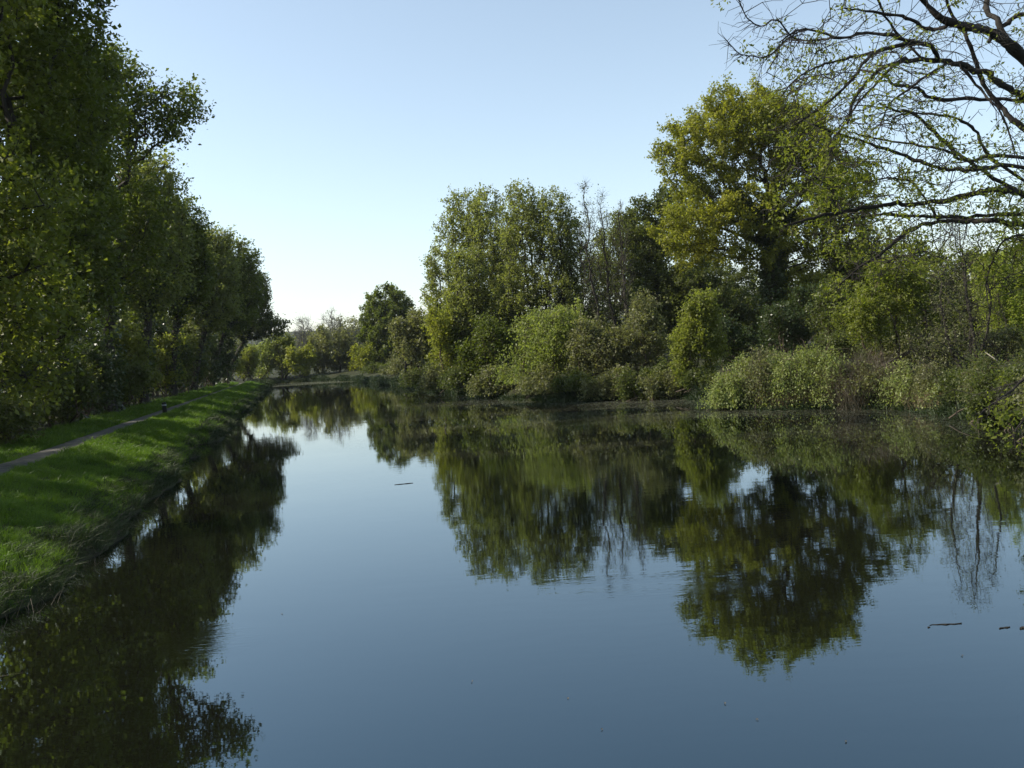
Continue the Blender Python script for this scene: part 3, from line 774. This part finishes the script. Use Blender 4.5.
# ------------------------------------------------------------------ grass of the left bank
def grass(name, label, seed, n, s0, s1, w0, w1, h, bw, mat, power=2.0, lean=.35, lo=None):
    rng = np.random.default_rng(seed)
    s = s0 + (s1 - s0) * rng.uniform(0, 1, n) ** power
    w = rng.uniform(w0, w1, n)
    xy = s[:, None] * U + w[:, None] * N
    z = ground(xy[:, 0], xy[:, 1]); k = z > .02
    xy, z, s, w = xy[k], z[k], s[k], w[k]; m = len(z)
    p0 = np.column_stack([xy, z - .01])
    tuft = 1 + 1.1 * wob(xy[:, 0], xy[:, 1], 2.6, seed + 1) + .9 * wob(xy[:, 0], xy[:, 1], 7, seed + 2)
    edge = np.clip(np.minimum(np.abs(w - PATH_W0), np.abs(w - PATH_W1)) / .35, .8, 1)
    L = (h * rng.uniform(.5, 1.3, m) * np.clip(tuft, .25, 2.6) * edge * np.clip(.85 + s * .006, .85, 1.4))[:, None]
    d = np.column_stack([rng.normal(size=(m, 2)) * lean, np.ones(m)]); d[:, 0] += .12; d = norm(d)
    side = norm(np.cross(d, rand_unit(rng, m))) * (bw * np.clip(s / 22, .8, 4))[:, None] * .5
    bend = np.column_stack([rng.normal(size=(m, 2)) * .35 + np.array([.1, 0]), -rng.uniform(0, .35, m)])
    pm = p0 + d * L * .55; p1 = p0 + d * L + bend * L
    V = np.stack([p0 - side, p0 + side, pm + side * .75, pm - side * .75, p1], 1).reshape(-1, 3)
    bi = np.arange(m) * 5
    o = build(name, V, np.stack([bi, bi + 1, bi + 2, bi + 3], 1), np.stack([bi + 3, bi + 2, bi + 4], 1), M[mat])
    return tag(o, label, 'grass', None, 'stuff')
M['grass'] = leaf_mat('grass_blade', (.034, .078, .010), (.088, .155, .018), .45, (1.7, 1.8, .6), patch=.9, rough=.45)
M['sedge'] = leaf_mat('bank_growth_shade_tint', (.015, .028, .009), (.032, .050, .016), .25, (1.4, 1.5, .7), patch=1.4, rough=.6)  # shade at the foot of the bank put into this dark green
grass('grass', 'fresh green grass covering the sloping left bank', 400, 280000, 9, 146, WE + .15, PATH_W0 + .17, .17, .012, 'grass', 2.2)
grass('grass', 'strip of grass verge between the towpath and the trees', 401, 90000, 18, 146, PATH_W1 - .1, PATH_W1 + 2.2, .16, .014, 'grass', 1.8)
grass('rough_growth', 'rough dull growth along the foot of the left bank at the water', 402, 70000, 8, 146, WE - .3, WE + .9, .24, .014, 'sedge', 2.0, .7)
stalks('dry_twigs', 'tangle of grey dead stalks at the foot of the near left bank', 'dry stalks',
       [tuple(SW(s, WE + .1 + .12 * math.sin(s * 2.1))) + (.35,) for s in np.arange(9, 30, .7)], 'straw_grey', 403, .5, 9, .009, .8, 'stuff')

def bank_cover(name, label, seed, n, seg, d0, d1, h, bw, mat, lean=.5):
    rng = np.random.default_rng(seed)
    a = WATER[seg[0]:seg[1]]; b = WATER[seg[0] + 1:seg[1] + 1]
    ln = np.hypot(*(b - a).T); i = rng.choice(len(a), n, p=ln / ln.sum())
    t = rng.uniform(0, 1, (n, 1)); p = a[i] + (b - a)[i] * t
    nv = np.column_stack([(b - a)[i][:, 1], -(b - a)[i][:, 0]]) / ln[i][:, None]
    xy = p - nv * SGN * (d0 + (d1 - d0) * rng.uniform(0, 1, (n, 1)) ** 1.6)
    z = ground(xy[:, 0], xy[:, 1]); k = z > -.15
    xy, z = xy[k], z[k]; m = len(z)
    p0 = np.column_stack([xy, z - .03])
    tuft = np.clip(1 + .9 * wob(xy[:, 0], xy[:, 1], 1.6, seed + 1) + .5 * wob(xy[:, 0], xy[:, 1], 5, seed + 2), .25, 2.2)
    L = (h * rng.uniform(.4, 1.2, m) * tuft)[:, None]
    d = norm(np.column_stack([rng.normal(size=(m, 2)) * lean, np.ones(m)]))
    side = norm(np.cross(d, rand_unit(rng, m))) * bw * .5
    bend = np.column_stack([rng.normal(size=(m, 2)) * .4, -rng.uniform(.1, .5, m)])
    pm = p0 + d * L * .55; p1 = p0 + d * L + bend * L
    V = np.stack([p0 - side, p0 + side, pm + side * .75, pm - side * .75, p1], 1).reshape(-1, 3)
    bi = np.arange(m) * 5
    return tag(build(name, V, np.stack([bi, bi + 1, bi + 2, bi + 3], 1), np.stack([bi + 3, bi + 2, bi + 4], 1), M[mat]), label, 'undergrowth', None, 'stuff')
SGN = -1
bank_cover('undergrowth', 'rough dull undergrowth covering the right bank down to the water', 450, 110000, (6, 19), -.3, 6, .6, .04, 'sedge')
bank_cover('undergrowth', 'rough growth along the far end of the canal', 451, 60000, (1, 7), -.3, 9, 1.0, .07, 'sedge')
bank_cover('undergrowth', 'rough growth on the near right bank under the leaning tree', 452, 26000, (19, 23), -.2, 4, .4, .03, 'sedge')

# ------------------------------------------------------------------ the overhanging tree on the right, close to the camera
def spline(pts, n):
    pts = np.array(pts, float); m = len(pts)
    t = np.linspace(0, m - 1, n); out = []
    for v in t:
        i = min(int(v), m - 2); f = v - i
        p0, p1, p2, p3 = pts[max(i - 1, 0)], pts[i], pts[i + 1], pts[min(i + 2, m - 1)]
        out.append(.5 * ((2 * p1) + (-p0 + p2) * f + (2 * p0 - 5 * p1 + 4 * p2 - p3) * f * f + (-p0 + 3 * p1 - 3 * p2 + p3) * f ** 3))
    return np.array(out)

def overhang():
    rng = np.random.default_rng(500)
    bx, by = 10.6, 13.2
    base = np.array([bx, by, gz(bx, by)])
    Yt = by
    nodes, par, rad = [], [], []
    def chain(pts, r0, r1, parent=-1):
        sp = np.array(pts); prev = parent; ids = []
        for k, p in enumerate(sp):
            nodes.append(p); par.append(prev); prev = len(nodes) - 1; ids.append(prev)
            rad.append(r0 + (r1 - r0) * k / max(1, len(sp) - 1))
        return ids
    tp = spline([base + (0, 0, -.3), base + (-.1, 0, 1.5), base + (-.15, -.05, 3.2), base + (-.4, -.2, 5.2), base + (-.5, -.3, 7.5), base + (-.4, -.4, 10), base + (-.2, -.3, 13)], 40)
    trunk = chain(tp, .42, .10)
    def attach(p):
        a = np.array(nodes)[trunk]; z = a[:, 2]
        return trunk[int(np.argmin(np.abs(z - (p[2] - .5))))]
    # main limbs traced in the photo: pixels, distance at both ends, thickness in pixels at both ends
    limbs = [
        ([(1150, 190), (1080, 110), (1024, 58), (1005, 41), (988, 31), (964, 26), (941, 18), (923, 0), (905, -25)], 12.4, 10.2, 24, 5),
        ([(1130, 200), (1060, 130), (1024, 100), (999, 81), (973, 69), (941, 61), (911, 60), (888, 66), (870, 79), (856, 97), (847, 123)], 12.2, 9.6, 12, 3),
        ([(1150, 140), (1080, 118), (1023, 101), (976, 100), (932, 98), (917, 88), (894, 85), (884, 75), (860, 70)], 12.5, 11.0, 7, 2.5),
        ([(1140, 230), (1070, 170), (1024, 129), (1002, 108), (982, 82), (970, 44), (950, 10), (945, -20)], 12.0, 11.5, 11, 4),
        ([(1140, 260), (1060, 215), (1010, 188), (973, 164), (944, 141), (914, 114), (897, 111), (880, 104)], 11.6, 10.4, 9, 2.2),
        ([(1130, 235), (1050, 195), (991, 158), (976, 132), (952, 117), (911, 113), (893, 118)], 12.3, 11.2, 6, 2),
        ([(1130, 210), (1024, 168), (975, 170), (950, 170), (926, 164), (900, 154), (870, 144), (832, 132), (812, 124)], 11.4, 9.8, 8, 2),
        ([(1024, 158), (970, 161), (947, 151), (911, 144), (873, 138), (850, 132)], 12.0, 11.3, 5, 1.8),
        ([(1150, 215), (1080, 200), (1024, 193), (994, 190), (970, 195), (929, 202), (888, 205), (847, 211), (812, 218), (785, 226)], 11.4, 9.4, 13, 2.5),
        ([(1150, 240), (1080, 222), (1024, 214), (973, 217), (929, 217), (882, 215), (850, 219)], 12.2, 10.6, 9, 2.5),
        ([(1090, 240), (1030, 226), (996, 221), (963, 221), (923, 224), (898, 239), (880, 255), (859, 267), (840, 285)], 11.0, 9.6, 10, 2.2),
        ([(1150, 60), (1080, 20), (1024, 15), (1005, 26), (990, 40)], 12.5, 11.8, 8, 6),
        ([(1060, -60), (1020, -40), (988, 0), (996, 20), (1010, 45)], 12.6, 11.7, 10, 8),
        ([(1130, 290), (1075, 250), (1030, 236), (1005, 240), (992, 262), (986, 285), (990, 312)], 10.8, 9.8, 4, 1.2),
        ([(1140, 340), (1080, 345), (1040, 365), (1015, 388), (995, 402), (982, 412)], 9.2, 8.4, 6, 1.5),
        ([(1140, 350), (1090, 380), (1050, 400), (1020, 425), (1012, 440)], 9.0, 8.3, 6, 1.5),
    ]
    subs = [
        ([(964, 26), (929, 29), (906, 18), (873, 12), (845, 8)], 11.0, 10.2, 6, 2),
        ([(941, 61), (929, 45), (911, 44), (882, 50), (865, 61), (847, 85), (821, 108), (797, 123)], 10.8, 9.3, 7, 2),
        ([(929, 45), (900, 38), (865, 33), (841, 38), (806, 29), (785, 38), (777, 56)], 10.6, 9.6, 5, 1.5),
        ([(882, 50), (850, 58), (820, 66), (795, 80), (783, 95)], 10.2, 9.4, 4, 1.5),
        ([(841, 38), (818, 40), (794, 38), (777, 20), (762, 26), (747, 18), (739, 0)], 10.0, 9.6, 3, 1),
        ([(806, 29), (788, 38), (768, 56), (750, 56), (739, 53), (727, 41)], 9.8, 9.5, 2.4, .9),
        ([(941, 61), (928, 75), (905, 92), (890, 104), (880, 125)], 10.9, 10.1, 4, 1.4),
        ([(888, 66), (868, 92), (852, 112), (835, 140), (825, 165)], 10.2, 9.5, 3.5, 1.2),
        ([(847, 211), (830, 190), (812, 175), (790, 165)], 9.8, 9.3, 3, 1.2),
        ([(929, 202), (915, 185), (890, 178), (870, 182)], 10.5, 9.9, 3.5, 1.4),
        ([(973, 69), (985, 95), (1000, 112), (1015, 150)], 11.0, 10.6, 4, 1.5),
        ([(911, 60), (895, 30), (880, 5), (875, -20)], 10.6, 10.4, 4, 2),
    ]
    def P3(l):
        pts, y0, y1 = l[0], l[1], l[2]
        t = np.linspace(0, 1, len(pts))
        wv = rng.normal(size=len(pts)) * .15
        return np.array([P(px, py, y0 + (y1 - y0) * k + d) for (px, py), k, d in zip(pts, t, wv)])
    for l in limbs:
        p3 = P3(l); a = attach(p3[0])
        pts = spline(np.vstack([nodes[a], p3]), 6 * len(p3))
        chain(pts, l[3] * l[1] / F / 2, l[4] * l[2] / F / 2, a)
    for l in subs:
        p3 = P3(l); A = np.array(nodes)
        # join the sub-limb to the nearest limb node
        a = int(np.argmin(np.linalg.norm(A - p3[0], axis=1)))
        pts = spline(np.vstack([A[a], p3[1:]]), 5 * len(p3))
        chain(pts, l[3] * l[1] / F / 2, l[4] * l[2] / F / 2, a)
    n0 = len(nodes)
    att = []
    for (px, py, rx, ry, y, n) in [(875, 75, 105, 90, 10.2, 480), (835, 110, 70, 75, 9.6, 330), (960, 60, 90, 80, 11.4, 200), (790, 45, 40, 50, 9.6, 30), (930, 190, 110, 60, 10.4, 420), (820, 180, 60, 60, 9.5, 120),
                                   (1000, 225, 55, 65, 10.6, 380), (1008, 400, 18, 42, 8.6, 34), (895, 250, 65, 40, 9.9, 150), (1100, 0, 150, 200, 12.5, 160), (1080, 200, 80, 150, 11.5, 120)]:
        b = blob(px, py, rx, ry, y, 1.5)
        att.append(b[0] + rand_unit(rng, n) * rng.uniform(0, 1, (n, 1)) ** .5 * np.array(b[1]))
    att = np.concatenate(att)
    nd, pr = colonize(rng, nodes, par, att, .20, .22, iters=60, up=-.20, jit=.26)
    rg, _ = radii(pr, .0035, .05, 2.4)
    R = np.concatenate([np.array(rad), np.minimum(rg[n0:], .016)])
    R = R * np.where(R > .03, rng.uniform(.55, .78, len(R)), np.where(R > .006, rng.uniform(.62, .95, len(R)), 1)) ; nd[n0 // 12:] += rng.normal(size=nd[n0 // 12:].shape) * np.minimum(R[n0 // 12:], .03)[:, None] * .35
    root = empty('overhanging_tree', base)
    V, Q = tubes(nd, pr, R, 7)
    fine = np.where((R < .012) & (np.arange(len(R)) >= n0 * .3))[0]
    nt = len(fine) * 2
    src = fine[np.arange(nt) % len(fine)]
    pd = norm(nd - nd[np.maximum(pr, 0)] + 1e-6)
    td = norm(pd[src] * .8 + rand_unit(rng, nt) * .8 + np.array([0, 0, -.25]))
    tl = rng.uniform(.06, .30, nt)[:, None]
    t0 = nd[src]; t1 = t0 + td * tl
    mid = (t0 + t1) / 2 + rand_unit(rng, nt) * tl * .22
    tn = np.concatenate([t0, mid, t1]); ti = np.arange(nt)
    tp_ = np.concatenate([np.full(nt, -1), ti, ti + nt]); tr = np.concatenate([np.full(nt, .0035), np.full(nt, .0028), np.full(nt, .0016)])
    V2, Q2 = tubes(tn, tp_, tr, 3)
    build('trunk', np.concatenate([V, V2]) - base, np.concatenate([Q, Q2 + len(V)]), None, M['bark_black'], root, smooth=True)
    # small tufts of opening leaves at part of the twig ends, denser in the low limbs
    dens = np.clip(.13 + .10 * (t1[:, 0] < 3.9) + .42 * np.exp(-((t1[:, 2] - 4.6) / .7) ** 2) + (t1[:, 2] < 4.4) * .22, 0, .8) * np.clip((t1[:, 0] - 2.2) / 1.2, .25, 1)
    dens *= np.clip(.75 + .8 * wob(t1[:, 0] * 1.0, t1[:, 2] + t1[:, 1], 2.6, 61) * 1.6, .0, 2.4)
    dens *= .75
    tuft = np.where(rng.uniform(0, 1, nt) < dens)[0]
    k = np.repeat(tuft, 22)
    pos = t1[k] + rng.normal(size=(len(k), 3)) * np.array([.055, .055, .05])
    LV, LQ = leaves(rng, pos, .043, .15, .2, .5)
    build('crown', LV - base, LQ, None, M['spring'], root)
    tag(root, 'near tree leaning in from the right, dark arching branches with small spring leaves', 'tree')
M['bark_black'] = bark_mat('bark_silhouette', (.012, .010, .008), (.038, .033, .027))  # silhouette darkness of the branches put into the bark colour; floating sticks reuse it
M['spring'] = leaf_mat('leaf_spring', (.08, .105, .016), (.14, .165, .028), .5, patch=1.3)
overhang()

# ------------------------------------------------------------------ small things
M['post'] = bark_mat('dark_post_wood', (.010, .012, .010), (.028, .030, .026), 20)
M['white_band'] = ground_mat('pale_band', [(.20, .21, .22), (.30, .31, .32), (.38, .39, .40)], 9, 4, .1)
def lathe_square(prof, r=1.0):
    """square section with chamfered corners swept up a (half width, z) profile."""
    V, Q = [], []
    for (h, z) in prof:
        c = h * .72
        for (x, y) in [(h, c), (c, h), (-c, h), (-h, c), (-h, -c), (-c, -h), (c, -h), (h, -c)]: V.append((x, y, z))
    for i in range(len(prof) - 1):
        for j in range(8): Q.append((i * 8 + j, i * 8 + (j + 1) % 8, i * 8 + 8 + (j + 1) % 8, i * 8 + 8 + j))
    V.append((0, 0, prof[-1][1])); V.append((0, 0, prof[0][1])); nt = len(V) - 2; nb = len(V) - 1
    T = [((len(prof) - 1) * 8 + j, (len(prof) - 1) * 8 + (j + 1) % 8, nt) for j in range(8)] + [((j + 1) % 8, j, nb) for j in range(8)]
    return V, Q, T
def bollard(x, y, hw, h, label):
    root = empty('marker_post', (x, y, gz(x, y)))
    V, Q, T = lathe_square([(hw, -.2), (hw, h * .93), (hw * .85, h), (hw * .3, h * 1.03)]); build('shaft', V, Q, T, M['post'], root)
    V, Q, T = lathe_square([(hw * 1.07, h * .74), (hw * 1.07, h * .84)]); build('band', V, Q, T, M['white_band'], root)
    tag(root, label, 'post', 'marker posts along the towpath')
p = XY(165, 51.5, .9); bollard(p[0], p[1], .095, .72, 'short black post with a pale band on the grass beside the path')
p = XY(122, 56, .95); bollard(p[0], p[1], .06, .65, 'thin dark marker stake with a pale band in the shade under the trees')

def stick(px, py, length, r, ang, label, seed):
    rng = np.random.default_rng(seed)
    x, Y = G(px, py)[:2]
    n = 9; t = np.linspace(-.5, .5, n)
    pts = np.column_stack([t * length * math.cos(ang), t * length * math.sin(ang), -.001 + .004 * np.abs(np.sin(t * 5 + seed))]) + rng.normal(size=(n, 3)) * [.004, .008, .0015]
    rr = r * (1 - 1.5 * t * t) * rng.uniform(.7, 1.2, n)
    V, Q = tubes(pts, np.arange(-1, n - 1), rr, 6)
    o = build('floating_stick', V, Q, None, M['bark_black'], None, (x, Y, 0), True)
    tag(o, label, 'stick', 'sticks floating on the canal')
stick(404, 484, .48, .014, .25, 'lone dark stick floating in the middle of the canal', 1)
stick(946, 624.5, .34, .008, -.05, 'long thin stick floating at the lower right', 2)
stick(1004, 628, .13, .010, .1, 'short stick floating close to the right edge', 3)
stick(1023, 628, .07, .016, .3, 'small dark chip floating at the right edge', 4)
stick(929, 627.5, .03, .008, .5, 'tiny speck of wood left of the long thin stick', 5)

def fallen_leaf(px, py, r, label, seed):
    rng = np.random.default_rng(seed)
    x, Y = G(px, py)[:2]
    a = rng.uniform(0, 6.28) + np.linspace(0, 6.28, 9)[:-1]; rr = r * np.array([1.3, .8, .6, .75, 1.1, .75, .6, .8]) * rng.uniform(.85, 1.15, 8)
    V = np.vstack([[0, 0, .006], np.column_stack([rr * np.cos(a), rr * np.sin(a), .004 + .01 * rng.uniform(0, 1, 8)])])
    tag(build('floating_leaf', V, None, [(0, 1 + i, 1 + (i + 1) % 8) for i in range(8)], M['dead'], None, (x, Y, 0)), label, 'leaf', 'dead leaves floating on the canal')
for i, (px, py, lab) in enumerate([(568, 699, 'dead leaf floating low in the middle of the picture'), (725, 704, 'dead leaf floating below the mirrored huge tree'), (757, 720, 'dead leaf floating just right of and nearer than the one under the mirrored huge tree'),
                                   (846, 742, 'dead leaf floating nearest to the camera at the lower right'), (962, 656, 'dead leaf floating just in front of the long thin stick'), (602, 730, 'dead leaf floating nearest to the bottom edge near the middle'),
                                   (282, 614, 'dead leaf floating beside the dark mirrored towpath trees'), (472, 682, 'dead leaf floating left of the middle in open blue water')]):
    fallen_leaf(px, py, .013, lab, 20 + i)

# fallen pale branch on the right waterside
rngb = np.random.default_rng(9)
root = empty('fallen_branch', tuple(P(1000, 392, 30) * [1, 1, 0] + [0, 0, .3]))
b0 = np.array(root.location)
nd_, pr_, rd_ = [], [], []
for pts, r in [([(1045, 385), (1015, 371), (998, 361), (985, 352)], .05), ([(1040, 405), (1015, 392), (1005, 383), (1001, 380)], .07), ([(1015, 392), (1004, 381), (992, 388), (985, 394)], .04), ([(1020, 398), (1012, 408), (1000, 412)], .04)]:
    sp = spline([P(a, c, 30 + rngb.normal() * .2) for a, c in pts], 12); pv = -1
    V, Q = tubes(np.array(sp), np.arange(-1, 11), r * .62 * (1 - .6 * np.arange(12) / 12), 6)
    build('limb' if r > .045 else 'twig', V - b0, Q, None, M['bark_pale'], root, smooth=True)
tag(root, 'pale broken branch lying on the dark bank at the right edge', 'branch')
# ------------------------------------------------------------------ the air: thin morning haze over the whole valley
bm_v = np.array([(x, y, z) for x in (-700, 700) for y in (-90, 1000) for z in (-4, 46)], float)
hz = build('haze', bm_v, [(0, 1, 3, 2), (4, 6, 7, 5), (0, 4, 5, 1), (2, 3, 7, 6), (0, 2, 6, 4), (1, 5, 7, 3)], None, None)
hm, hnt, hout = new_mat('thin_haze')
pv_ = hnt.nodes.new('ShaderNodeVolumePrincipled')
pv_.inputs['Color'].default_value = (.82, .88, .95, 1); pv_.inputs['Density'].default_value = HAZE; pv_.inputs['Anisotropy'].default_value = .3
hnt.links.new(pv_.outputs[0], hout.inputs['Volume'])
hz.data.materials.append(hm)
tag(hz, 'thin pale haze hanging in the air over the canal', 'haze', None, 'stuff')
print('LEAVES', COUNT)
